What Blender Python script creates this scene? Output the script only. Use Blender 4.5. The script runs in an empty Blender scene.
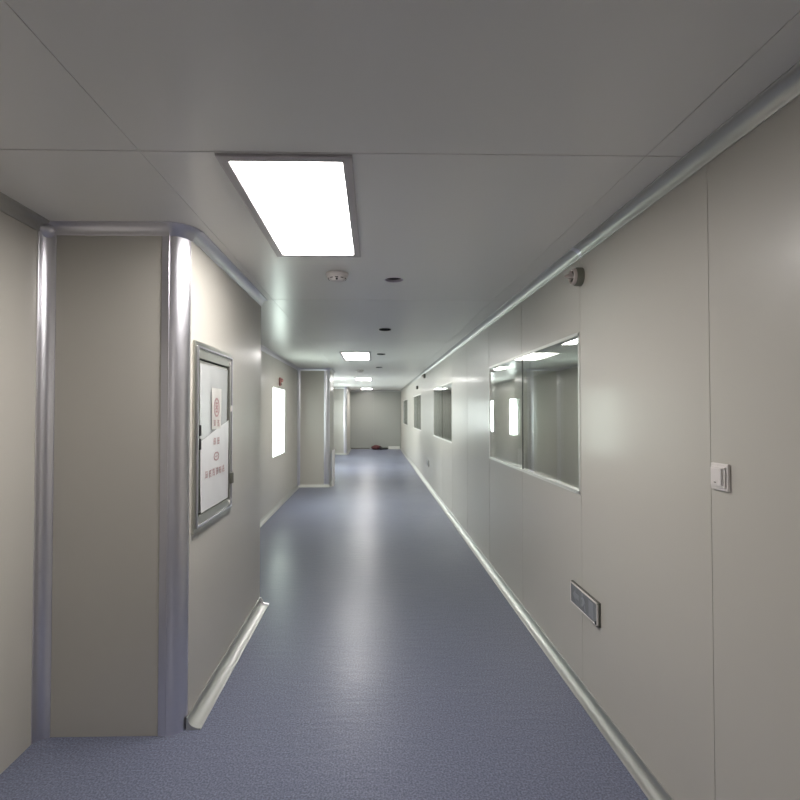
import bpy, bmesh, math, random
from mathutils import Vector, Matrix
random.seed(4)
S = bpy.context.scene
COL = S.collection
PI = math.pi

# ------------------------------------------------------------ camera
F = 510.0
cam_d = bpy.data.cameras.new('camera'); cam = bpy.data.objects.new('camera', cam_d); COL.objects.link(cam)
cam_d.sensor_width = 36; cam_d.lens = F * 36 / 800
cam_d.shift_x = 0.020; cam_d.shift_y = 0.002
cam_d.clip_start = 0.02
cam.location = (0, 0, 1.637)
cam.rotation_euler = (math.radians(90 + 1.17), 0, math.radians(-1.17))
S.camera = cam
S.view_settings.view_transform = 'Standard'; S.view_settings.look = 'None'
S.view_settings.gamma = 1.0; S.view_settings.exposure = 2.15
# ------------------------------------------------------------ world and light levels
w = bpy.data.worlds.new('world'); S.world = w; w.use_nodes = True
w.node_tree.nodes['Background'].inputs[0].default_value = (0.8, 0.9, 1, 1)
w.node_tree.nodes['Background'].inputs[1].default_value = 0.25
LAMP = 7.0            # ceiling panels
LAMP_NEXT = 8.0       # panels of the room next door
DAY = 1.6             # daylight behind the frosted windows

# ------------------------------------------------------------ materials
def mat(name, color, rough=0.5, metal=0.0, spec=0.5, coat=0.0, bump=None, emis=None, aniso=0.0):
    m = bpy.data.materials.new(name); m.use_nodes = True
    nt = m.node_tree; b = nt.nodes['Principled BSDF']
    b.inputs['Base Color'].default_value = (*color, 1)
    b.inputs['Roughness'].default_value = rough; b.inputs['Metallic'].default_value = metal
    b.inputs['Specular IOR Level'].default_value = spec
    b.inputs['Coat Weight'].default_value = coat; b.inputs['Coat Roughness'].default_value = 0.15
    if emis:
        b.inputs['Emission Color'].default_value = (*emis[0], 1); b.inputs['Emission Strength'].default_value = emis[1]
    if bump:
        tc = nt.nodes.new('ShaderNodeTexCoord'); mp = nt.nodes.new('ShaderNodeMapping')
        n = nt.nodes.new('ShaderNodeTexNoise'); bp = nt.nodes.new('ShaderNodeBump')
        mp.inputs['Scale'].default_value = bump[2] if len(bump) > 2 else (1, 1, 1)
        nt.links.new(tc.outputs['Object'], mp.inputs[0]); nt.links.new(mp.outputs[0], n.inputs['Vector'])
        n.inputs['Scale'].default_value = bump[0]; n.inputs['Detail'].default_value = 2
        bp.inputs['Strength'].default_value = bump[1]; bp.inputs['Distance'].default_value = 0.01
        nt.links.new(n.outputs['Fac'], bp.inputs['Height']); nt.links.new(bp.outputs[0], b.inputs['Normal'])
    return m

M_WALL = mat('wall_panel_paint', (0.50, 0.477, 0.43), 0.36, spec=0.6, coat=0.22, bump=(2.2, 0.04, (1, 1, 0.5)))
M_CEIL = mat('ceiling_panel_paint', (0.82, 0.81, 0.78), 0.32, spec=0.5, coat=0.1, bump=(2.2, 0.04, (0.6, 1, 1)))
M_ENDW = mat('end_wall_paint', (0.30, 0.31, 0.285), 0.3)
M_ALU = mat('brushed_aluminium', (0.72, 0.71, 0.76), 0.34, 1.0, bump=(60, 0.03, (1, 1, 0.02)))
M_ALU_C = mat('aluminium_coving', (0.56, 0.56, 0.54), 0.42, 1.0)
M_FRAME = mat('frame_aluminium', (0.78, 0.77, 0.74), 0.45, 1.0)
M_HFRAME = mat('hatch_frame_metal', (0.50, 0.50, 0.46), 0.36, 1.0)
M_WHITE = mat('white_plastic', (0.74, 0.70, 0.68), 0.35)
M_LAMPF = mat('lamp_frame_paint', (0.50, 0.47, 0.48), 0.4)
M_DARK = mat('black_rubber', (0.012, 0.012, 0.013), 0.6)
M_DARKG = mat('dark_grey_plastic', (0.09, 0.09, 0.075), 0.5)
M_OLIVE = mat('grey_green_plastic', (0.20, 0.20, 0.16), 0.5)
M_PINK = mat('pale_lens_plastic', (0.60, 0.53, 0.50), 0.3)
M_RED = mat('red_fabric', (0.06, 0.003, 0.005), 0.6)
M_REDP = mat('red_plastic', (0.27, 0.11, 0.10), 0.35)
M_INK = mat('faded_red_ink', (0.47, 0.30, 0.30), 0.6)
M_BASEW = mat('pale_skirting', (0.62, 0.62, 0.58), 0.35)
M_PLATE = mat('grey_plate_metal', (0.22, 0.23, 0.24), 0.38, 0.3, bump=(60, 0.1))
M_PLATE2 = mat('grey_relief', (0.30, 0.31, 0.34), 0.38, 0.2)
M_HOLE = mat('opening_shade', (0.02, 0.018, 0.026), 0.6)  # near-black paints the shade inside the ceiling openings
M_HOLE2 = mat('opening_lit_sleeve', (0.62, 0.58, 0.68), 0.5)  # pale tone paints the light caught low on the sleeve
M_FILM = mat('white_film', (0.63, 0.63, 0.64), 0.28, bump=(7, 0.35, (1, 1, 0.6)))
M_FILM2 = mat('grey_film', (0.42, 0.43, 0.43), 0.25, bump=(7, 0.35, (1, 1, 0.6)))
M_PAPER = mat('notice_paper', (0.58, 0.57, 0.54), 0.4)
M_EMIT = mat('lamp_diffuser', (0.9, 0.9, 0.9), 0.5, emis=((1.0, 0.965, 0.93), LAMP))
M_EMIT2 = mat('lamp_diffuser_next_room', (0.9, 0.9, 0.9), 0.5, emis=((1.0, 0.97, 0.95), LAMP_NEXT))
M_DAYB = mat('daylit_pane_bright', (0.8, 0.85, 0.82), 0.2, emis=((0.90, 1.0, 0.97), DAY * 2.6))
M_DAY = mat('daylit_pane', (0.8, 0.85, 0.82), 0.2, emis=((0.84, 1.0, 0.91), DAY))

def glass_mat():
    m = bpy.data.materials.new('window_glass'); m.use_nodes = True
    nt = m.node_tree; nt.nodes.clear()
    o = nt.nodes.new('ShaderNodeOutputMaterial'); mx = nt.nodes.new('ShaderNodeMixShader')
    # Schlick reflectance, the same from both faces of the thin pane
    ge = nt.nodes.new('ShaderNodeNewGeometry'); dt = nt.nodes.new('ShaderNodeVectorMath'); dt.operation = 'DOT_PRODUCT'
    def mth(op, a=None, b=None):
        n = nt.nodes.new('ShaderNodeMath'); n.operation = op
        for i, q in enumerate((a, b)):
            if q is None: continue
            if isinstance(q, (int, float)): n.inputs[i].default_value = q
            else: nt.links.new(q, n.inputs[i])
        return n.outputs[0]
    nt.links.new(ge.outputs['Normal'], dt.inputs[0]); nt.links.new(ge.outputs['Incoming'], dt.inputs[1])
    fres = mth('ADD', mth('MULTIPLY', mth('POWER', mth('SUBTRACT', 1.0, mth('ABSOLUTE', dt.outputs['Value'])), 5.0), 0.955), 0.045)
    tr = nt.nodes.new('ShaderNodeBsdfTransparent'); tr.inputs['Color'].default_value = (0.975, 0.985, 0.975, 1)
    gl = nt.nodes.new('ShaderNodeBsdfGlossy'); gl.inputs['Roughness'].default_value = 0.0
    gl.inputs['Color'].default_value = (0.98, 1.0, 0.985, 1)
    nt.links.new(fres, mx.inputs[0]); nt.links.new(tr.outputs[0], mx.inputs[1])
    nt.links.new(gl.outputs[0], mx.inputs[2]); nt.links.new(mx.outputs[0], o.inputs[0])
    return m
M_GLASS = glass_mat()

def floor_mat():
    m = mat('blue_grey_vinyl', (0.2, 0.22, 0.28), 0.3, spec=0.32)
    nt = m.node_tree; b = nt.nodes['Principled BSDF']
    tc = nt.nodes.new('ShaderNodeTexCoord')
    n = nt.nodes.new('ShaderNodeTexNoise'); n.inputs['Scale'].default_value = 110; n.inputs['Detail'].default_value = 3
    r = nt.nodes.new('ShaderNodeValToRGB')
    r.color_ramp.elements[0].position = 0.38; r.color_ramp.elements[0].color = (0.102, 0.113, 0.162, 1)
    r.color_ramp.elements[1].position = 0.66; r.color_ramp.elements[1].color = (0.205, 0.220, 0.305, 1)
    v = nt.nodes.new('ShaderNodeTexVoronoi'); v.inputs['Scale'].default_value = 75
    r2 = nt.nodes.new('ShaderNodeValToRGB')
    r2.color_ramp.elements[0].position = 0.10; r2.color_ramp.elements[0].color = (1, 1, 1, 1)
    r2.color_ramp.elements[1].position = 0.22; r2.color_ramp.elements[1].color = (0, 0, 0, 1)
    mx = nt.nodes.new('ShaderNodeMix'); mx.data_type = 'RGBA'
    mx.inputs['B'].default_value = (0.30, 0.32, 0.39, 1)
    mul = nt.nodes.new('ShaderNodeMath'); mul.operation = 'MULTIPLY'; mul.inputs[1].default_value = 0.45
    nt.links.new(tc.outputs['Object'], n.inputs['Vector']); nt.links.new(tc.outputs['Object'], v.inputs['Vector'])
    nt.links.new(n.outputs['Fac'], r.inputs[0]); nt.links.new(v.outputs['Distance'], r2.inputs[0])
    nt.links.new(r2.outputs[0], mul.inputs[0]); nt.links.new(mul.outputs[0], mx.inputs['Factor'])
    nt.links.new(r.outputs[0], mx.inputs['A']); nt.links.new(mx.outputs['Result'], b.inputs['Base Color'])
    # traffic marks and welded ripples in the sheet
    s = nt.nodes.new('ShaderNodeTexNoise'); s.inputs['Scale'].default_value = 1.3; s.inputs['Detail'].default_value = 4
    mr = nt.nodes.new('ShaderNodeMapRange'); mr.inputs['To Min'].default_value = 0.285; mr.inputs['To Max'].default_value = 0.38
    nt.links.new(tc.outputs['Object'], s.inputs['Vector']); nt.links.new(s.outputs['Fac'], mr.inputs[0])
    nt.links.new(mr.outputs[0], b.inputs['Roughness'])
    mp = nt.nodes.new('ShaderNodeMapping'); mp.inputs['Scale'].default_value = (1.5, 5.0, 1)
    n2 = nt.nodes.new('ShaderNodeTexNoise'); n2.inputs['Scale'].default_value = 4.5; n2.inputs['Detail'].default_value = 3
    bp = nt.nodes.new('ShaderNodeBump'); bp.inputs['Strength'].default_value = 0.22; bp.inputs['Distance'].default_value = 0.01
    bp2 = nt.nodes.new('ShaderNodeBump'); bp2.inputs['Strength'].default_value = 0.06; bp2.inputs['Distance'].default_value = 0.002
    nt.links.new(tc.outputs['Object'], mp.inputs[0]); nt.links.new(mp.outputs[0], n2.inputs['Vector'])
    nt.links.new(n2.outputs['Fac'], bp.inputs['Height']); nt.links.new(n.outputs['Fac'], bp2.inputs['Height'])
    nt.links.new(bp.outputs[0], bp2.inputs['Normal']); nt.links.new(bp2.outputs[0], b.inputs['Normal'])
    return m
M_FLOOR = floor_mat()

# ------------------------------------------------------------ helpers
def link(name, bm, m, parent=None, smooth=False, bevel=0.0, origin=None):
    bmesh.ops.remove_doubles(bm, verts=bm.verts, dist=1e-6)
    bmesh.ops.recalc_face_normals(bm, faces=bm.faces)
    if origin is not None: bmesh.ops.translate(bm, verts=bm.verts, vec=-Vector(origin))
    me = bpy.data.meshes.new(name); bm.to_mesh(me); bm.free()
    for p in me.polygons: p.use_smooth = smooth
    if smooth: me.set_sharp_from_angle(angle=math.radians(40))
    me.materials.append(m)
    o = bpy.data.objects.new(name, me); COL.objects.link(o)
    if origin is not None: o.location = origin
    if parent: o.parent = parent
    if bevel:
        b = o.modifiers.new('edge', 'BEVEL'); b.width = bevel; b.segments = 2; b.limit_method = 'ANGLE'
    return o
def add_box(bm, lo, hi):
    lo = Vector(lo); hi = Vector(hi); c = (lo + hi) / 2; d = hi - lo
    r = bmesh.ops.create_cube(bm, size=1.0)
    for v in r['verts']: v.co = Vector((v.co.x * d.x, v.co.y * d.y, v.co.z * d.z)) + c
def box(*pairs):
    bm = bmesh.new()
    for lo, hi in pairs: add_box(bm, lo, hi)
    return bm
def add_prism(bm, pts, origin, e1, e2, axis):
    """closed 2D outline pts laid in e1/e2 at origin, extruded along axis"""
    o = Vector(origin); e1 = Vector(e1); e2 = Vector(e2); ax = Vector(axis)
    a = [bm.verts.new(o + e1 * p[0] + e2 * p[1]) for p in pts]
    b = [bm.verts.new(v.co + ax) for v in a]
    n = len(pts)
    for i in range(n):
        bm.faces.new((a[i], a[(i + 1) % n], b[(i + 1) % n], b[i]))
    bm.faces.new(a); bm.faces.new(b[::-1])
def add_lathe(bm, prof, seg=32, mtx=None):
    rings = []
    for r, z in prof:
        if r < 1e-6: rings.append([bm.verts.new((0, 0, z))])
        else: rings.append([bm.verts.new((r * math.cos(2 * PI * k / seg), r * math.sin(2 * PI * k / seg), z)) for k in range(seg)])
    fs = []
    for a, b in zip(rings, rings[1:]):
        for k in range(seg):
            k2 = (k + 1) % seg
            if len(a) == 1 and len(b) == 1: continue
            if len(a) == 1: fs.append(bm.faces.new((a[0], b[k2], b[k])))
            elif len(b) == 1: fs.append(bm.faces.new((a[k], a[k2], b[0])))
            else: fs.append(bm.faces.new((a[k], a[k2], b[k2], b[k])))
    if mtx:
        vs = [v for r in rings for v in r]
        bmesh.ops.transform(bm, matrix=mtx, verts=vs)
def lathe(prof, seg=32, mtx=None):
    bm = bmesh.new(); add_lathe(bm, prof, seg, mtx); return bm
def struct(o):
    o['kind'] = 'structure'; return o
def tag(o, label, cat, group=None):
    o['label'] = label; o['category'] = cat
    if group: o['group'] = group
    return o
def thing(name, label, cat, loc=(0, 0, 0), group=None, rz=0):
    o = bpy.data.objects.new(name, None); COL.objects.link(o); o.empty_display_size = 0.05
    o.location = loc; o.rotation_euler = (0, 0, rz)
    return tag(o, label, cat, group)
def copy_tree(o, parent=None):
    c = o.copy(); COL.objects.link(c); c.parent = parent
    for ch in list(o.children): copy_tree(ch, c)
    return c

def panel_bm(o, eu, ev, nrm, us, vs, gu=(), gv=(), holes=(), g=0.0017, d=0.004, back=0.05, portlist=(), gw=None, wide=()):
    """panelled sheet: cell grid with narrow V joints at gu / gv, rectangular holes with reveals; nrm points into the room"""
    bm = bmesh.new(); o = Vector(o); eu = Vector(eu); ev = Vector(ev); nr = Vector(nrm)
    us = sorted(set(list(us) + list(gu) + [h[0] for h in holes] + [h[1] for h in holes]))
    vs = sorted(set(list(vs) + list(gv) + [h[2] for h in holes] + [h[3] for h in holes]))
    P = lambda u, v, dd=0.0: o + eu * u + ev * v - nr * dd
    def quad(*p): bm.faces.new([bm.verts.new(q) for q in p])
    inh = lambda u, v: any(h[0] < u < h[1] and h[2] < v < h[3] for h in holes)
    for i in range(len(us) - 1):
        for j in range(len(vs) - 1):
            gl = 0.005 if us[i] in wide else g; gr_ = 0.005 if us[i + 1] in wide else g
            u0, u1, v0, v1 = us[i], us[i + 1], vs[j], vs[j + 1]
            if inh((u0 + u1) / 2, (v0 + v1) / 2): continue
            a = u0 + (gl if u0 in gu else 0); b = u1 - (gr_ if u1 in gu else 0)
            c = v0 + ((gw or g) if v0 in gv else 0); e = v1 - ((gw or g) if v1 in gv else 0)
            quad(P(a, c), P(b, c), P(b, e), P(a, e))
            quad(P(u0, v0, back), P(u1, v0, back), P(u1, v1, back), P(u0, v1, back))
            if a > u0: quad(P(u0, v0, d), P(a, c), P(a, e), P(u0, v1, d))
            if b < u1: quad(P(u1, v0, d), P(b, c), P(b, e), P(u1, v1, d))
            if c > v0: quad(P(u0, v0, d), P(a, c), P(b, c), P(u1, v0, d))
            if e < v1: quad(P(u0, v1, d), P(a, e), P(b, e), P(u1, v1, d))
    for h in holes:
        quad(P(h[0], h[2]), P(h[1], h[2]), P(h[1], h[2], back), P(h[0], h[2], back))
        quad(P(h[0], h[3]), P(h[1], h[3]), P(h[1], h[3], back), P(h[0], h[3], back))
        quad(P(h[0], h[2]), P(h[0], h[3]), P(h[0], h[3], back), P(h[0], h[2], back))
        quad(P(h[1], h[2]), P(h[1], h[3]), P(h[1], h[3], back), P(h[1], h[2], back))
    for px, py in portlist:                      # round cut-outs (ceiling only)
        K = 48; ci = []; sq = []
        for k in range(K):
            t = 2 * PI * k / K; c_, s_ = math.cos(t), math.sin(t); m_ = 0.085 / max(abs(c_), abs(s_))
            ci.append(bm.verts.new(P(px + 0.064 * c_, py + 0.064 * s_))); sq.append(bm.verts.new(P(px + m_ * c_, py + m_ * s_)))
        for k in range(K):
            j = (k + 1) % K; bm.faces.new((ci[k], ci[j], sq[j], sq[k]))
    return bm

H = 2.599             # ceiling height
XR = 1.22             # right wall
XL = -0.965           # corridor side of the piers
XN = -1.685            # left wall beside the camera
XS = -1.66            # set-back left wall
Y0, YE = -5.0, 22.62
P1, P1E = 2.635, 4.378
P2, P2E = 11.2, 12.3
P3 = 19.7

# ------------------------------------------------------------ floor, ceiling, walls
bm = box(((-1.9, Y0 - 0.2, -0.05), (4.7, YE + 0.2, 0)))
struct(link('floor', bm, M_FLOOR))
LY = [1.888, 8.12, 14.3, 20.45]           # near edge of each ceiling lamp
LX0, LX1, LL = -0.59, -0.08, 1.235
PORT = [(0.148, 3.69), (0.133, 5.91), (0.124, 8.43), (0.117, 10.9)]
holes = [(LX0 + 0.03 + (0.04 if y > 5 else 0), LX1 - 0.03 + (0.04 if y > 5 else 0), y + 0.03, y + LL - 0.03) for y in LY + [-4.3]]
gy = [-3.12, -0.62, 1.878, 4.362, 6.89, 9.4, 11.9, 14.4, 16.9, 19.4, 21.9]
bm = panel_bm((0, 0, H), (1, 0, 0), (0, 1, 0), (0, 0, -1), [-1.9, 4.7], [Y0 - 0.2, YE + 0.2], gu=[-0.864, 1.023, 2.9], gv=gy, holes=holes + [(x - .085, x + .085, y - .085, y + .085) for x, y in PORT], g=0.0013, d=0.012, gw=0.0042, portlist=PORT)
struct(link('ceiling', bm, M_CEIL))

WZ0, WZ1 = 1.152, 2.108
WIN = [(2.995, 5.35), (7.917, 10.37), (13.1, 15.55), (18.3, 21.0)]
seams = [-4.1, -2.9, -1.7, -0.5, 0.68, 1.825, 2.98, 4.171, 5.365, 6.63, 7.90, 9.08, 10.37, 11.72, 13.1, 14.3, 15.55, 16.9, 18.3, 19.6, 21.0, 22.3]
bm = panel_bm((XR, 0, 0), (0, 1, 0), (0, 0, 1), (-1, 0, 0), [Y0, YE], [0, H], gu=seams, holes=[(a, b, WZ0, WZ1) for a, b in WIN], d=0.006, wide=(4.171, 5.365, 6.63, 7.90, 9.08))
struct(link('wall_right', bm, M_WALL))
bm = panel_bm((0, YE, 0), (1, 0, 0), (0, 0, 1), (0, -1, 0), [-1.8, XR + 0.05], [0, H], gu=[0.0])
struct(link('wall_end', bm, M_ENDW))
bm = panel_bm((0, Y0, 0), (1, 0, 0), (0, 0, 1), (0, 1, 0), [-1.8, XR + 0.05], [0, H], gu=[0.0, -1.18])
struct(link('wall_back', bm, M_WALL))
bm = panel_bm((XN, 0, 0), (0, 1, 0), (0, 0, 1), (1, 0, 0), [Y0, P1 + 0.02], [0, H], gu=[-3.4, -2.2, -1.0, 0.2, 1.4])
struct(link('wall_left_near', bm, M_WALL))
# set-back left wall with daylit windows
LW = [(8.42, 9.57, 0.875, 2.06), (14.2, 15.35, 0.95, 2.04), (17.4, 18.6, 0.95, 2.04)]
bm = panel_bm((XS, 0, 0), (0, 1, 0), (0, 0, 1), (1, 0, 0), [P1E - 0.05, YE], [0, H], gu=[6.0, 7.2, 8.4, 9.6, 10.8, 13.0, 14.2, 15.4, 16.6, 17.8, 19.0], holes=LW)
struct(link('wall_left_far', bm, M_WALL))
# piers
R = 0.075
def pier(name, y0, y1, x0, hole=None, XL=XL):
    e = 0.004
    bm = bmesh.new()
    pts = [(x0, y0), (XL - R, y0), (XL, y0 + R), (XL, y1), (x0, y1)]
    if hole is None:
        add_prism(bm, pts, (0, 0, 0), (1, 0, 0), (0, 1, 0), (0, 0, H))
    else:
        a, b, c, d = hole            # recess for the hatch, 0.30 deep
        xi = XL - 0.30
        add_prism(bm, [(x0, y0), (XL - R, y0), (XL, y0 + R), (XL, a), (XL, y1), (x0, y1)], (0, 0, 0), (1, 0, 0), (0, 1, 0), (0, 0, c))
        add_prism(bm, [(x0, y0), (XL - R, y0), (XL, y0 + R), (XL, a), (xi, a), (xi, b), (XL, b), (XL, y1), (x0, y1)], (0, 0, c), (1, 0, 0), (0, 1, 0), (0, 0, d - c))
        add_prism(bm, [(x0, y0), (XL - R, y0), (XL, y0 + R), (XL, a), (XL, y1), (x0, y1)], (0, 0, d), (1, 0, 0), (0, 1, 0), (0, 0, H - d))
    return struct(link(name, bm, M_WALL))
HY0, HY1, HZ0, HZ1 = 2.735, 3.45, 0.985, 2.02
pier('wall_left_pier', P1, P1E, XN - 0.05, (HY0 + 0.055, HY1 - 0.075, 1.07, 1.935))
pier('wall_left_pier_middle', P2, P2E, XS - 0.05)
XL3 = -1.03
pier('wall_left_pier_end', P3, YE, XS - 0.05, XL=XL3)

# ------------------------------------------------------------ room next door, seen through the glass
bm = panel_bm((4.3, 0, 0), (0, 1, 0), (0, 0, 1), (-1, 0, 0), [-1, YE], [0, H], gu=[1.2 * k for k in range(19)])
struct(link('wall_next_room', bm, M_WALL))
bm = panel_bm((0, -1, 0), (1, 0, 0), (0, 0, 1), (0, 1, 0), [XR + 0.05, 4.3], [0, H]); struct(link('wall_next_room_back', bm, M_WALL))
bm = panel_bm((0, YE, 0), (1, 0, 0), (0, 0, 1), (0, -1, 0), [XR + 0.05, 4.3], [0, H]); struct(link('wall_next_room_end', bm, M_WALL))

# ------------------------------------------------------------ trims: coving, skirting, corner posts
tn = [0]
def trim(bm, m=None, smooth=True):
    tn[0] += 1
    return struct(link('trim_%d' % tn[0], bm, m or M_ALU_C, smooth=smooth))
def cove_pts(cx, cy, lip=0.005, n=10):
    pts = [(0, 0), (cx, 0), (cx, lip)]
    ax, ay = cx - lip, cy - lip
    for k in range(n + 1):
        t = PI / 2 * k / n
        # concave arc centred on (cx, cy)
        pts.append((cx - lip * 0.6 - (ax - lip) * math.sin(t), cy - lip * 0.6 - (ay - lip) * math.cos(t)))
    pts += [(lip, cy), (0, cy)]
    return pts
def cove(p0, e1, e2, axis, c1=0.055, c2=0.055, m=None):
    bm = bmesh.new(); add_prism(bm, cove_pts(c1, c2), p0, e1, e2, axis); return trim(bm, m)
UP, DN, RT, LF, FW, BK = (0, 0, 1), (0, 0, -1), (1, 0, 0), (-1, 0, 0), (0, 1, 0), (0, -1, 0)
# ceiling, right wall (two lengths butted at a joint)
cove((XR, Y0, H), LF, DN, (0, 2.95 - Y0, 0)); cove((XR, 2.955, H), LF, DN, (0, YE - 2.955, 0))
bm = bmesh.new(); add_prism(bm, [(0, 0), (.0575, 0), (.0575, .006), (.045, .0085), (.025, .017), (.013, .030), (.0075, .045), (.006, .0575), (0, .0575)], (XR, 2.93, H), LF, DN, (0, 0.045, 0)); trim(bm, M_ALU)
cove((XN, Y0, H), RT, DN, (0, P1 - Y0, 0))
cove((XN, P1, H), DN, BK, (XL - R - XN, 0, 0), m=M_ALU)
cove((XL, P1 + R, H), RT, DN, (0, P1E - P1 - R, 0), m=M_ALU)
cove((XS, P1E, H), RT, DN, (0, P2 - P1E, 0), m=M_ALU)
cove((XS, P2, H), DN, BK, (XL - R - XS, 0, 0), m=M_ALU)
cove((XL, P2 + R, H), RT, DN, (0, P2E - P2 - R, 0))
cove((XS, P2E, H), RT, DN, (0, P3 - P2E, 0))
cove((XS, P3, H), DN, BK, (XL3 - R - XS, 0, 0))
cove((XL3, P3 + R, H), RT, DN, (0, YE - P3 - R, 0))
cove((XL3, YE, H), DN, BK, (XR - XL3, 0, 0))
# skirting
def base(p0, e1, axis): return cove(p0, e1, UP, axis, 0.062, 0.062)
cove((XR, Y0, 0), LF, UP, (0, YE - Y0, 0), 0.0585, 0.060)
cove((XL, P1 + R * 0.6, 0), RT, UP, (0, P1E - P1 - R * 0.6, 0), 0.075, 0.062)
cove((XS, P1E, 0), RT, UP, (0, P2 - P1E, 0))
cove((XS, P2, 0), UP, BK, (XL - XS, 0, 0), m=M_BASEW)
cove((XL, P2 - 0.03, 0), RT, UP, (0, P2E - P2 + 0.03, 0), m=M_BASEW)
cove((XS, P2E, 0), RT, UP, (0, P3 - P2E, 0))
cove((XS, P3, 0), UP, BK, (XL3 - XS, 0, 0), m=M_BASEW)
cove((XL3, P3 - 0.03, 0), RT, UP, (0, YE - P3 + 0.03, 0))
cove((XL3, YE, 0), UP, BK, (0.85, 0, 0), m=M_DARKG)
# end cap on the near left skirting
bm = bmesh.new(); add_prism(bm, [(0, 0), (0.079, 0), (0.079, 0.012), (0.035, 0.025), (0.014, 0.066), (0, 0.066)], (XL, P1E - 0.02, 0), RT, UP, (0, 0.024, 0)); trim(bm, M_ALU, False)
# rounded outside corner posts
def outer_post(y0, fl=0.040, XL=XL):
    cx, cy = XL - R - 0.008, y0 + R
    pts = []
    Ro = R + 0.006
    pts += [(cx - fl, y0), (cx - fl, y0 - 0.006), (cx - 0.004, y0 - 0.006), (cx - 0.002, y0 - 0.010)]
    for k in range(15):
        t = -PI / 2 + PI / 2 * k / 14
        pts.append((cx + Ro * math.cos(t), cy + Ro * math.sin(t)))
    pts += [(XL, cy), (XL - 0.03, cy + 0.001), (cx, y0 + 0.03), (cx, y0)]
    bm = bmesh.new(); add_prism(bm, pts, (0, 0, 0), (1, 0, 0), (0, 1, 0), (0, 0, H - 0.012)); trim(bm, M_ALU)
    # moulded cap where the two covings meet
    bm = bmesh.new(); k = R + 0.055
    add_lathe(bm, [(0, -0.058), (R + 0.004, -0.058), (R + 0.014, -0.050), (R + 0.024, -0.032), (R + 0.042, -0.016), (R + 0.056, -0.006), (R + 0.056, 0), (0, 0)], 48, Matrix.Translation((cx, cy, H)))
    bmesh.ops.delete(bm, geom=[v for v in bm.verts if v.co.x < cx - 0.005 or v.co.y > cy + 0.005], context='VERTS')
    trim(bm, M_ALU)
outer_post(P1); outer_post(P2); outer_post(P3, XL=XL3)
# inside corner posts
def inner_post(x, y, c=0.058):
    bm = bmesh.new(); add_prism(bm, cove_pts(c, c), (x, y, 0), RT, BK, (0, 0, H - 0.03)); trim(bm, M_ALU)
    bm = bmesh.new(); r = 0.062
    bmesh.ops.create_uvsphere(bm, u_segments=24, v_segments=12, radius=1.0)
    for v in bm.verts: v.co = Vector((v.co.x * r, v.co.y * r, v.co.z * 0.052))
    bmesh.ops.translate(bm, verts=bm.verts, vec=(x, y, H - 0.028))
    bmesh.ops.bisect_plane(bm, geom=bm.verts[:] + bm.edges[:] + bm.faces[:], plane_co=(x, y, 0), plane_no=(-1, 0, 0), clear_outer=True)
    bmesh.ops.bisect_plane(bm, geom=bm.verts[:] + bm.edges[:] + bm.faces[:], plane_co=(x, y, 0), plane_no=(0, 1, 0), clear_outer=True)
    bmesh.ops.bisect_plane(bm, geom=bm.verts[:] + bm.edges[:] + bm.faces[:], plane_co=(x, y, H), plane_no=(0, 0, 1), clear_outer=True)
    trim(bm, M_ALU)
inner_post(XN, P1); inner_post(XS, P2); inner_post(XS, P3)

# ------------------------------------------------------------ windows
wn = [0]
def window(y0, y1, z0, z1, x, side, pane_mat, mull=None):
    """side +1: glass seen from -x (right wall); -1: seen from +x (left wall)"""
    wn[0] += 1
    root = bpy.data.objects.new('window_%d' % wn[0], None); COL.objects.link(root); root.location = (x, (y0 + y1) / 2, z0); struct(root)
    inv = Vector(root.location)
    def part(name, bm, m, bevel=0.0):
        o = link(name, bm, m, bevel=bevel); o.data.transform(Matrix.Translation(-inv)); o.parent = root; return o
    fw = 0.016
    a, b = (x - 0.003, x + 0.046) if side > 0 else (x - 0.046, x + 0.003)
    part('window_frame', box(((a, y0 - 0.004, z0 - 0.004), (b, y0 + fw, z1 + 0.004)), ((a, y1 - fw, z0 - 0.004), (b, y1 + 0.004, z1 + 0.004)),
         ((a, y0, z0 - 0.004), (b, y1, z0 + fw)), ((a, y0, z1 - fw), (b, y1, z1 + 0.004))), M_FRAME)
    if mull:
        part('mullion', box(((a + 0.004, mull - 0.005, z0 + fw), (a + 0.013, mull + 0.005, z1 - fw))), M_DARKG)
    if side > 0:
        segs = [(y0 + fw, (mull or y1) - 0.005)] + ([(mull + 0.005, y1 - fw)] if mull else [])
        for s0, s1 in segs:
            part('pane', box(((x + 0.004, s0, z0 + fw), (x + 0.008, s1, z1 - fw)), ((x + 0.036, s0, z0 + fw), (x + 0.040, s1, z1 - fw))), pane_mat)
    else:
        part('pane', box(((x - 0.020, y0 + fw, z0 + fw), (x - 0.014, y1 - fw, z1 - fw))), pane_mat)
for (a, b) in WIN:
    window(a, b, WZ0, WZ1, XR, 1, M_GLASS, {2.995: 4.171, 7.917: 9.08, 13.1: 14.3, 18.3: 19.6}[a])
for (a, b, c, d) in LW:
    window(a, b, c, d, XS, -1, M_DAY if a < 10 else M_DAYB)

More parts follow.
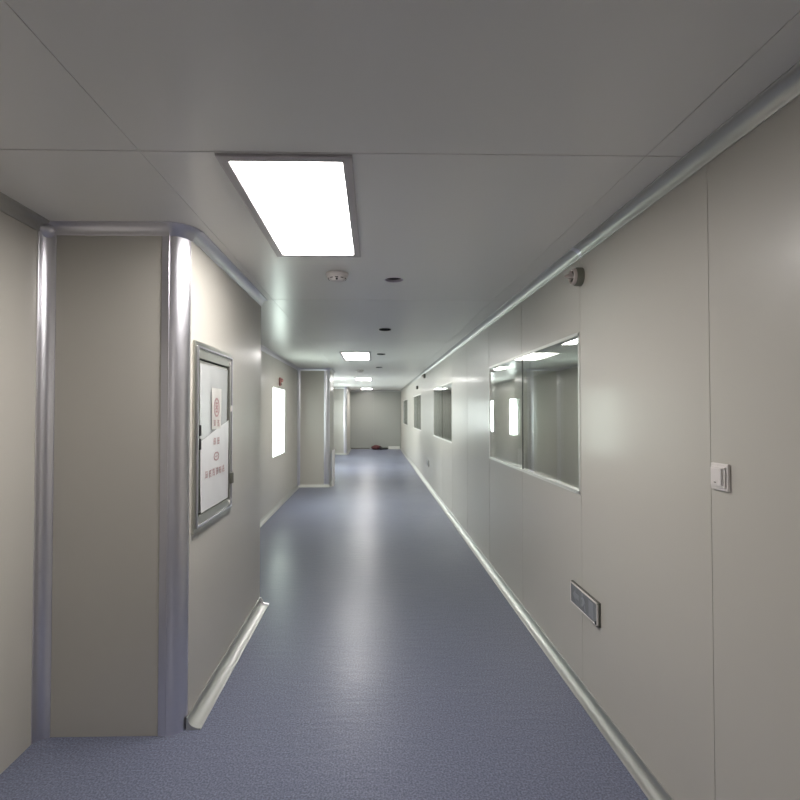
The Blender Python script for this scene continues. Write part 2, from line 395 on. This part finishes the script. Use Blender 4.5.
# ------------------------------------------------------------ ceiling lamps
def lamp(lx, ly, em, label, wx=LX1 - LX0, wl=LL, group=None, name='ceiling_light'):
    t = thing(name, label, 'ceiling light', (lx + wx / 2, ly + wl / 2, H), group)
    x, y = wx / 2, wl / 2; f = 0.042; z0, z1 = -0.012, 0.045
    bm = bmesh.new()
    # mitred flange that slopes up to the diffuser
    ring = [(x, y, -0.001), (x, y, -0.010), (x - 0.006, y - 0.006, z0), (x - f + 0.004, y - f + 0.004, z0), (x - f, y - f, -0.006), (x - f, y - f, 0.030), (x - 0.032, y - 0.032, 0.030), (x - 0.032, y - 0.032, -0.001)]
    n = len(ring)
    q = [[bm.verts.new((sx * a, sy * b, c)) for a, b, c in ring] for sx, sy in ((1, 1), (-1, 1), (-1, -1), (1, -1))]
    for k in range(4):
        k2 = (k + 1) % 4
        for i in range(n):
            j = (i + 1) % n
            bm.faces.new((q[k][i], q[k][j], q[k2][j], q[k2][i]))
    link('lamp_frame', bm, M_LAMPF, t)
    link('diffuser', box(((-x + f, -y + f, -0.005), (x - f, y - f, 0.004))), em, t)
    return t
labels = ['largest rectangular light panel glowing white in the ceiling in front of the round detector',
          'glowing ceiling light panel second along the corridor, beyond the second dark opening',
          'small glowing ceiling light panel third along the corridor, just beyond the distant round detector',
          'tiny glowing ceiling light panel nearest the end wall of the corridor']
for y, lb in zip(LY, labels): lamp(LX0 + (0.04 if y > 5 else 0), y, M_EMIT, lb, group='light panels along the corridor ceiling')
lamp(LX0, -4.3, M_EMIT, 'rectangular ceiling light panel behind the viewer', group='light panels along the corridor ceiling')
lamp(2.55, 6.2, M_EMIT2, 'light panel seen through the big window, in the next room ceiling', 0.3, 1.0, 'light panels in the next room')
lamp(2.62, 10.66, M_EMIT2, 'farther light panel of the next room, seen through the big window', 0.3, 1.0, 'light panels in the next room')

lamp(2.62, 15.1, M_EMIT2, 'third light panel of the next room, farthest one behind the glass', 0.3, 1.0, 'light panels in the next room')
lamp(2.55, 2.0, M_EMIT2, 'unseen light panel added to brighten the next room, beside the viewer', 0.3, 1.0, 'light panels in the next room')  # out of view, added to lift the brightness of the next room
# ------------------------------------------------------------ ceiling fittings
def smoke(loc, label):
    t = thing('smoke_detector', label, 'smoke detector', loc, 'round detectors on the ceiling')
    link('base', lathe([(0, 0), (0.058, 0), (0.060, -0.004), (0.060, -0.014), (0.056, -0.018), (0, -0.018)]), M_WHITE, t, True)
    link('cover', lathe([(0.054, -0.018), (0.053, -0.026), (0.046, -0.036), (0.034, -0.044), (0.031, -0.048), (0.020, -0.050), (0, -0.050)]), M_WHITE, t, True)
    for k in range(10):
        a = 2 * PI * (k + 0.5) / 10
        bm = box(((0.0455, -0.008, -0.0375), (0.0475, 0.008, -0.0315)))
        bmesh.ops.rotate(bm, verts=bm.verts, cent=(0, 0, 0), matrix=Matrix.Rotation(a, 3, 'Z'))
        link('sensing_slot', bm, M_DARK, t)
    bm = bmesh.new(); bmesh.ops.create_uvsphere(bm, u_segments=10, v_segments=6, radius=0.006)
    bmesh.ops.translate(bm, verts=bm.verts, vec=(0.0, -0.037, -0.044)); link('indicator', bm, M_DARK, t, True)
    t.scale = (1.32, 1.32, 1.1)
    return t
smoke((-0.253, 3.53, H), 'white round smoke detector on the ceiling just beyond the largest light panel')
smoke((-0.31, 11.7, H), 'small distant round detector on the ceiling between the second and third light panels')
PL = ['round dark ceiling opening beside the white smoke detector, largest of the four in line',
      'round dark ceiling opening second in the line, in front of the second light panel',
      'small dark ceiling opening beside the second light panel, third in the line',
      'tiny dark ceiling opening beyond the second light panel, last of the line']
for k, (x, y) in enumerate(PORT):
    t = thing('ceiling_port', PL[k], 'ceiling opening', (x, y, H), 'dark round openings in the ceiling')
    link('rim', lathe([(0.0625, 0.016), (0.0625, -0.001), (0.0640, -0.0025 if k == 0 else -0.010), (0.0690, -0.0015 if k == 0 else -0.009), (0.0695, -0.0003), (0.0645, -0.0003), (0.0645, 0.016), (0.0625, 0.016)], 48), M_HOLE2 if k == 0 else M_HOLE, t, True)  # pale first rim paints caught light, dark rims paint the openings' shade
    link('sleeve', lathe([(0.0627, 0.014), (0.0645, 0.014), (0.0645, 0.10), (0, 0.10), (0, 0.097), (0.0627, 0.097), (0.0627, 0.014)], 48), M_HOLE, t, True)

# ------------------------------------------------------------ right wall fittings
def on_right(y, z): return (XR, y, z)
RX = Matrix.Rotation(-PI / 2, 4, 'Y')        # lathe axis z -> -x
def round_fit(y, z, label):
    t = thing('wall_detector', label, 'wall detector', on_right(y, z), 'round detectors high on the right wall')
    link('base', lathe([(0, 0), (0.054, 0), (0.054, 0.030), (0.050, 0.040), (0, 0.040)], 32, RX), M_OLIVE, t, True)
    link('rim', lathe([(0.034, 0.040), (0.048, 0.040), (0.046, 0.056), (0.040, 0.060), (0.036, 0.056), (0.034, 0.040)], 32, RX), M_PINK, t, True)
    bm = bmesh.new()                           # pointed three-sided lens on an arm
    add_prism(bm, [(-0.030, -0.026), (0.030, -0.026), (0.0, 0.034)], (-0.040, 0, 0), FW, UP, (-0.012, 0, 0))
    link('lens', bm, M_DARKG, t)
    bm = bmesh.new()
    add_lathe(bm, [(0, 0), (0.024, 0.0), (0.014, 0.030), (0.007, 0.046), (0, 0.048)], 3, Matrix.Translation((-0.052, 0, 0)) @ RX)
    link('nozzle', bm, M_PINK, t, False)
    return t
round_fit(2.96, 2.432, 'round grey wall detector with pointed nozzle under the coving, above the big window')
round_fit(12.0, 2.49, 'small distant round detector high on the right wall near the far windows')
t = tag(link('wall_fitting', box(((-0.05, -0.12, -0.045), (0, 0.12, 0.045))), M_DARKG, bevel=0.01), 'tiny dark box on the right wall above the distant windows', 'wall fitting')
t.location = on_right(14.0, 2.31)

# light switch
t = thing('light_switch', 'white square rocker light switch on the right wall', 'light switch', on_right(1.766, 1.410))
hw, hh = 0.0435, 0.047
link('plate', box(((-0.011, -hw, -hh), (0, hw, hh))), M_WHITE, t, bevel=0.003)
link('bezel', box(((-0.016, -0.036, -0.036), (-0.011, 0.036, -0.030)), ((-0.016, -0.036, 0.030), (-0.011, 0.036, 0.036)), ((-0.016, -0.036, -0.030), (-0.011, -0.030, 0.030)), ((-0.016, 0.030, -0.030), (-0.011, 0.036, 0.030))), M_WHITE, t, bevel=0.001)
bm = bmesh.new()
add_prism(bm, [(0.029, 0), (0.029, 0.010), (-0.018, 0.007), (-0.022, 0.0)], (-0.011, 0, -0.029), FW, LF, (0, 0, 0.058))
rk = link('rocker', bm, M_WHITE, t)
link('rocker_gap_shade', box(((-0.0118, -0.0295, -0.029), (-0.011, -0.018, 0.029))), M_DARKG, t)  # dark strip stands in for the shade beside the tilted rocker
link('indicator_mark', box(((-0.0205, 0.004, -0.021), (-0.0175, 0.014, -0.018))), M_DARKG, rk)
# low plates
def low_plate(y, z, label):
    t = thing('indicator_plate', label, 'wall plate', on_right(y, z), 'grey plates low on the right wall')
    hy, hz = 0.186, 0.061
    link('back_box', box(((-0.012, -hy - 0.004, -hz - 0.004), (0, hy + 0.004, hz + 0.004))), M_DARKG, t)
    link('rim', box(((-0.020, -hy, -hz), (-0.012, hy, -hz + 0.006)), ((-0.020, -hy, hz - 0.006), (-0.012, hy, hz)), ((-0.020, -hy, -hz), (-0.012, -hy + 0.006, hz)), ((-0.020, hy - 0.006, -hz), (-0.012, hy, hz))), M_WHITE, t)
    link('face', box(((-0.017, -hy + 0.006, -hz + 0.006), (-0.012, hy - 0.006, hz - 0.006))), M_PLATE, t)
    bm = bmesh.new()
    # faint raised arrow, figure and block (unlit)
    ar = [(0.15, 0), (0.11, 0.034), (0.11, 0.014), (0.06, 0.014), (0.06, -0.014), (0.11, -0.014), (0.11, -0.034)]
    add_prism(bm, ar, (-0.017, 0, 0), FW, UP, (-0.0012, 0, 0))
    link('arrow_mark', bm, M_PLATE2, t)
    bm = bmesh.new()
    fig = [(-0.035, -0.045), (-0.022, -0.045), (-0.008, -0.012), (0.012, -0.030), (0.026, -0.024), (0.010, -0.002), (0.012, 0.012), (0.030, 0.006), (0.032, 0.014), (0.008, 0.026), (-0.012, 0.022), (-0.030, 0.002), (-0.024, -0.004), (-0.012, 0.006), (-0.018, -0.014)]
    add_prism(bm, fig, (-0.017, 0, 0), FW, UP, (-0.0012, 0, 0))
    add_lathe(bm, [(0, 0), (0.010, 0), (0.010, 0.0012), (0, 0.0012)], 16, Matrix.Translation((-0.017, 0.012, 0.040)) @ RX)
    link('figure_mark', bm, M_PLATE2, t)
    link('door_mark', box(((-0.0182, -0.135, -0.042), (-0.017, -0.075, 0.042))), M_PLATE2, t)
    link('test_button', lathe([(0, 0), (0.010, 0), (0.009, 0.005), (0, 0.006)], 16, Matrix.Translation((-0.017, -0.170, -0.048)) @ RX), M_DARK, t, True)
    return t
low_plate(2.925, 0.545, 'grey rectangular plate with pale rim set low on the right wall below the big window')
low_plate(11.4, 0.50, 'small distant grey plate low on the right wall beyond the second window')

# ------------------------------------------------------------ red alarm on the set-back wall
t = thing('alarm_beacon', 'small reddish alarm beacon on the left wall above the glowing window', 'alarm', (XS, 9.03, 2.17))
link('base', box(((0, -0.055, -0.075), (0.03, 0.055, 0.075))), M_REDP, t, bevel=0.008)
link('lens', lathe([(0, 0), (0.036, 0), (0.034, 0.022), (0.020, 0.034), (0, 0.038)], 24, Matrix.Translation((0.03, 0, 0.025)) @ Matrix.Rotation(PI / 2, 4, 'Y')), M_REDP, t, True)
link('sounder', box(((0.03, -0.035, -0.055), (0.038, 0.035, -0.025))), M_DARKG, t)

# ------------------------------------------------------------ hatch in the near pier
hx = XL
t = thing('pass_through_hatch', 'metal framed pass-through hatch with film over its door, in the near left pier', 'hatch', (hx, (HY0 + HY1) / 2, HZ0))
inv = Vector(t.location)
def hp(name, bm, m, parent=None, bevel=0.0, smooth=False):
    o = link(name, bm, m, bevel=bevel, smooth=smooth); o.data.transform(Matrix.Translation(-inv)); o.parent = parent or t; return o
oy0, oy1, oz0, oz1 = HY0 + 0.055, HY1 - 0.075, 1.07, 1.935
def ringbox(x0, x1, a, b, c, d, wa, wb, wc, wd):
    return box(((x0, a, c), (x1, a + wa, d)), ((x0, b - wb, c), (x1, b, d)), ((x0, a + wa, c), (x1, b - wb, c + wc)), ((x0, a + wa, d - wd), (x1, b - wb, d)))
hp('hatch_frame', ringbox(hx, hx + 0.014, HY0, HY1, HZ0, HZ1, 0.062, 0.080, 0.088, 0.088), M_HFRAME, bevel=0.002)
hp('frame_lip', ringbox(hx + 0.014, hx + 0.024, HY0 + 0.022, HY1 - 0.02, HZ0 + 0.028, HZ1 - 0.024, 0.012, 0.012, 0.010, 0.010), M_ALU, bevel=0.002)
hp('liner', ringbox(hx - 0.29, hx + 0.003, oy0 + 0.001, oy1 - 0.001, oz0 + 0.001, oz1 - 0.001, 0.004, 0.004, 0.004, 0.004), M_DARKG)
dx0, dx1 = hx - 0.022, hx + 0.004
da, db, dc, dd = oy0 + 0.028, oy1 - 0.014, oz0 + 0.010, oz1 - 0.010
door = hp('hatch_door', ringbox(dx0, dx1, da, db, dc, dd, 0.045, 0.045, 0.05, 0.05), M_HFRAME, bevel=0.002)
hp('glass', box(((dx0 + 0.008, da + 0.04, dc + 0.045), (dx0 + 0.013, db - 0.04, dd - 0.045))), M_GLASS, door)
hp('gasket', box(((hx - 0.03, oy0 + 0.006, oz0 + 0.006), (hx - 0.008, oy0 + 0.030, oz1 - 0.006))), M_DARK)
hp('gasket', box(((hx - 0.03, oy1 - 0.015, oz0 + 0.006), (hx - 0.008, oy1 - 0.005, oz1 - 0.006))), M_DARK)
hp('door_gap_shade', box(((hx + 0.0142, oy0 - 0.012, oz0), (hx + 0.016, oy0 + 0.006, oz1))), M_DARK)  # black strip on the frame paints the shaded gap beside the door
hp('door_gap_shade', box(((hx + 0.0142, oy1 - 0.004, oz0), (hx + 0.016, oy1 + 0.008, oz1))), M_DARKG)  # same painted gap shade along the far door edge
for z in (1.535, 1.46):
    hp('hinge', lathe([(0, -0.03), (0.010, -0.03), (0.012, -0.026), (0.012, 0.026), (0.010, 0.03), (0, 0.03)], 16, Matrix.Translation((hx + 0.010, oy0 + 0.026, z))), M_DARK, smooth=True)
hp('latch', box(((hx + 0.014, HY1 - 0.055, 1.165), (hx + 0.034, HY1 - 0.020, 1.235))), M_DARKG, bevel=0.004)
hp('keeper', box(((hx + 0.014, HY1 - 0.050, 1.64), (hx + 0.022, HY1 - 0.028, 1.68))), M_WHITE, bevel=0.003)
for (yy, zz) in ((HY1 - 0.062, HZ1 - 0.064), (HY0 + 0.045, HZ1 - 0.05), (HY0 + 0.045, HZ0 + 0.05), (HY1 - 0.062, HZ0 + 0.06)):
    hp('bolt', lathe([(0, 0), (0.012, 0), (0.011, 0.005), (0, 0.007)], 16, Matrix.Translation((hx + 0.013, yy, zz)) @ Matrix.Rotation(PI / 2, 4, 'Y')), M_WHITE if zz > 1.5 and yy > 3.2 else M_FRAME, smooth=True)
# film taped over the door: grey upper sheet, white lower sheet with slanted top edge
def sheet(pts, x, th, name, m, seed, amp=0.003):
    """wrinkled thin sheet in the y-z plane from four corners (bl, br, tr, tl)"""
    rnd = random.Random(seed); ph = [rnd.uniform(0, 6) for _ in range(6)]
    bm = bmesh.new(); N, K = 16, 24; g = []
    for j in range(K + 1):
        row = []
        for i in range(N + 1):
            u, v = i / N, j / K
            y = (1 - v) * ((1 - u) * pts[0][0] + u * pts[1][0]) + v * ((1 - u) * pts[3][0] + u * pts[2][0])
            z = (1 - v) * ((1 - u) * pts[0][1] + u * pts[1][1]) + v * ((1 - u) * pts[3][1] + u * pts[2][1])
            d = amp * (math.sin(9 * u + 3 * v + ph[0]) * 0.5 + math.sin(5 * v - 7 * u + ph[1]) * 0.3 + math.sin(17 * u + 11 * v + ph[2]) * 0.2 + 1)
            row.append(bm.verts.new((x + d, y, z)))
        g.append(row)
    for j in range(K):
        for i in range(N): bm.faces.new((g[j][i], g[j][i + 1], g[j + 1][i + 1], g[j + 1][i]))
    r = bmesh.ops.solidify(bm, geom=bm.faces[:], thickness=th)
    o = link(name, bm, m, smooth=True)
    return o
fx = hx + 0.005
def adopt(o, label):
    o.data.transform(Matrix.Translation(-inv)); o.parent = t; o['label'] = label
s1 = sheet([(da + 0.012, 1.42), (db - 0.004, 1.42), (db - 0.004, 1.912), (da + 0.012, 1.905)], fx, 0.0006, 'protective_film', M_FILM2, 3)
adopt(s1, 'grey film')
s2 = sheet([(da + 0.012, 1.080), (db - 0.004, 1.080), (db - 0.004, 1.585), (da + 0.006, 1.475)], fx + 0.008, 0.0006, 'protective_sheet', M_FILM, 9)
adopt(s2, 'white sheet with slanted top edge and red printing')
s3 = sheet([(3.02, 1.535), (3.19, 1.535), (3.20, 1.78), (3.01, 1.78)], fx + 0.010, 0.0006, 'paper_notice', M_PAPER, 5, 0.001)
adopt(s3, 'pale paper notice with red emblem')
# faded red marks (too blurred in the photo to read)
def ink(name, rects, x, parent):
    bm = bmesh.new()
    for (y, z, w_, h_, a) in rects:
        b2 = bmesh.new(); add_box(b2, (x - 0.0004, -w_ / 2, -h_ / 2), (x + 0.0004, w_ / 2, h_ / 2))
        bmesh.ops.rotate(b2, verts=b2.verts, cent=(0, 0, 0), matrix=Matrix.Rotation(a, 3, 'X'))
        bmesh.ops.translate(b2, verts=b2.verts, vec=(0, y, z))
        me = bpy.data.meshes.new('t'); b2.to_mesh(me); b2.free(); bm.from_mesh(me); bpy.data.meshes.remove(me)
    bmesh.ops.translate(bm, verts=bm.verts, vec=-inv)
    o = link(name, bm, M_INK); o.parent = parent; return o
def glyph(y, z, s, rnd):
    r = []
    for k in range(3): r.append((y + rnd.uniform(-.08, .08) * s, z + (k - 1) * 0.32 * s, s * rnd.uniform(.55, .9), s * 0.085, rnd.uniform(-.1, .1)))
    for k in range(2): r.append((y + (k - 0.5) * 0.45 * s, z + rnd.uniform(-.1, .1) * s, s * 0.09, s * rnd.uniform(.5, .9), rnd.uniform(-.25, .25)))
    return r
rnd = random.Random(12)
def em_bm():
    r = []
    for k in range(20):
        a = 2 * PI * k / 20; r.append((3.10 + 0.048 * math.cos(a), 1.665 + 0.052 * math.sin(a), 0.018, 0.011, a + PI / 2))
    r += [(3.10, 1.665, 0.05, 0.012, 0.5), (3.10, 1.665, 0.05, 0.012, -0.6), (3.10, 1.69, 0.04, 0.010, 0), (3.10, 1.640, 0.04, 0.012, 0)]
    return r
ink('emblem', em_bm(), fx + 0.0135, s3)
for y in (3.065, 3.135): ink('printed_character', glyph(y, 1.572, 0.045, rnd), fx + 0.0135, s3)
for y in (3.06, 3.13): ink('printed_character', glyph(y, 1.463, 0.052, rnd), fx + 0.0155, s2)
r6 = []
for k in range(14):
    a = 2 * PI * k / 14; r6.append((3.095 + 0.045 * math.cos(a), 1.372 + 0.022 * math.sin(a), 0.02, 0.006, a + PI / 2))
ink('oval_mark', r6 + [(3.095, 1.372, .04, .006, 0)], fx + 0.0155, s2)
for k in range(6): ink('printed_character', glyph(2.915 + k * 0.064, 1.282, 0.05, rnd), fx + 0.0155, s2)

# ------------------------------------------------------------ things on the floor at the far end
t = thing('duffel_bag', 'crumpled red bundle lying on the floor against the end wall', 'bag', (0.13, 22.27, 0))
def blob(rx, ry, rz, seed, amp):
    rnd = random.Random(seed); bm = bmesh.new(); bmesh.ops.create_icosphere(bm, subdivisions=4, radius=1)
    ph = [rnd.uniform(0, 6) for _ in range(6)]
    for v in bm.verts:
        c = v.co.copy(); k = 1 + amp * (math.sin(5 * c.x + ph[0]) * math.cos(4 * c.z + ph[1]) + 0.6 * math.sin(9 * c.y + 7 * c.x + ph[2]))
        v.co = Vector((c.x * rx * k, c.y * ry * k, max(c.z * rz * k + rz * 0.82, 0.0)))
    return bm
link('bag_body', blob(0.22, 0.15, 0.105, 2, 0.09), M_RED, t, True)
link('dark_end', blob(0.07, 0.11, 0.075, 5, 0.08), M_DARK, t, True).location = (0.19, -0.06, 0.0)
link('strap', lathe([(0.060, 0.15), (0.068, 0.16), (0.076, 0.15), (0.068, 0.14), (0.060, 0.15)], 24, Matrix.Rotation(0.0, 4, 'X')), M_RED, t, True).location = (-0.02, 0, 0.03)
bb = tag(link('folded_cloth', blob(0.13, 0.10, 0.05, 8, 0.12), M_DARK, smooth=True), 'small black bundle on the floor between the red bundle and the pale strip', 'bundle')
bb.location = (0.50, 22.3, 0)
sk = tag(link('pale_strip', box(((0.66, 22.42, 0), (1.15, 22.56, 0.12))), M_BASEW, bevel=0.006), 'long pale low box on the floor along the end wall, beside the black bundle', 'box')
bd = tag(link('leaning_board', box(((XL + 0.062, 11.26, 0), (XL + 0.082, 11.75, 0.79))), M_WHITE, bevel=0.003), 'narrow white board standing upright against the side of the middle pier', 'board')
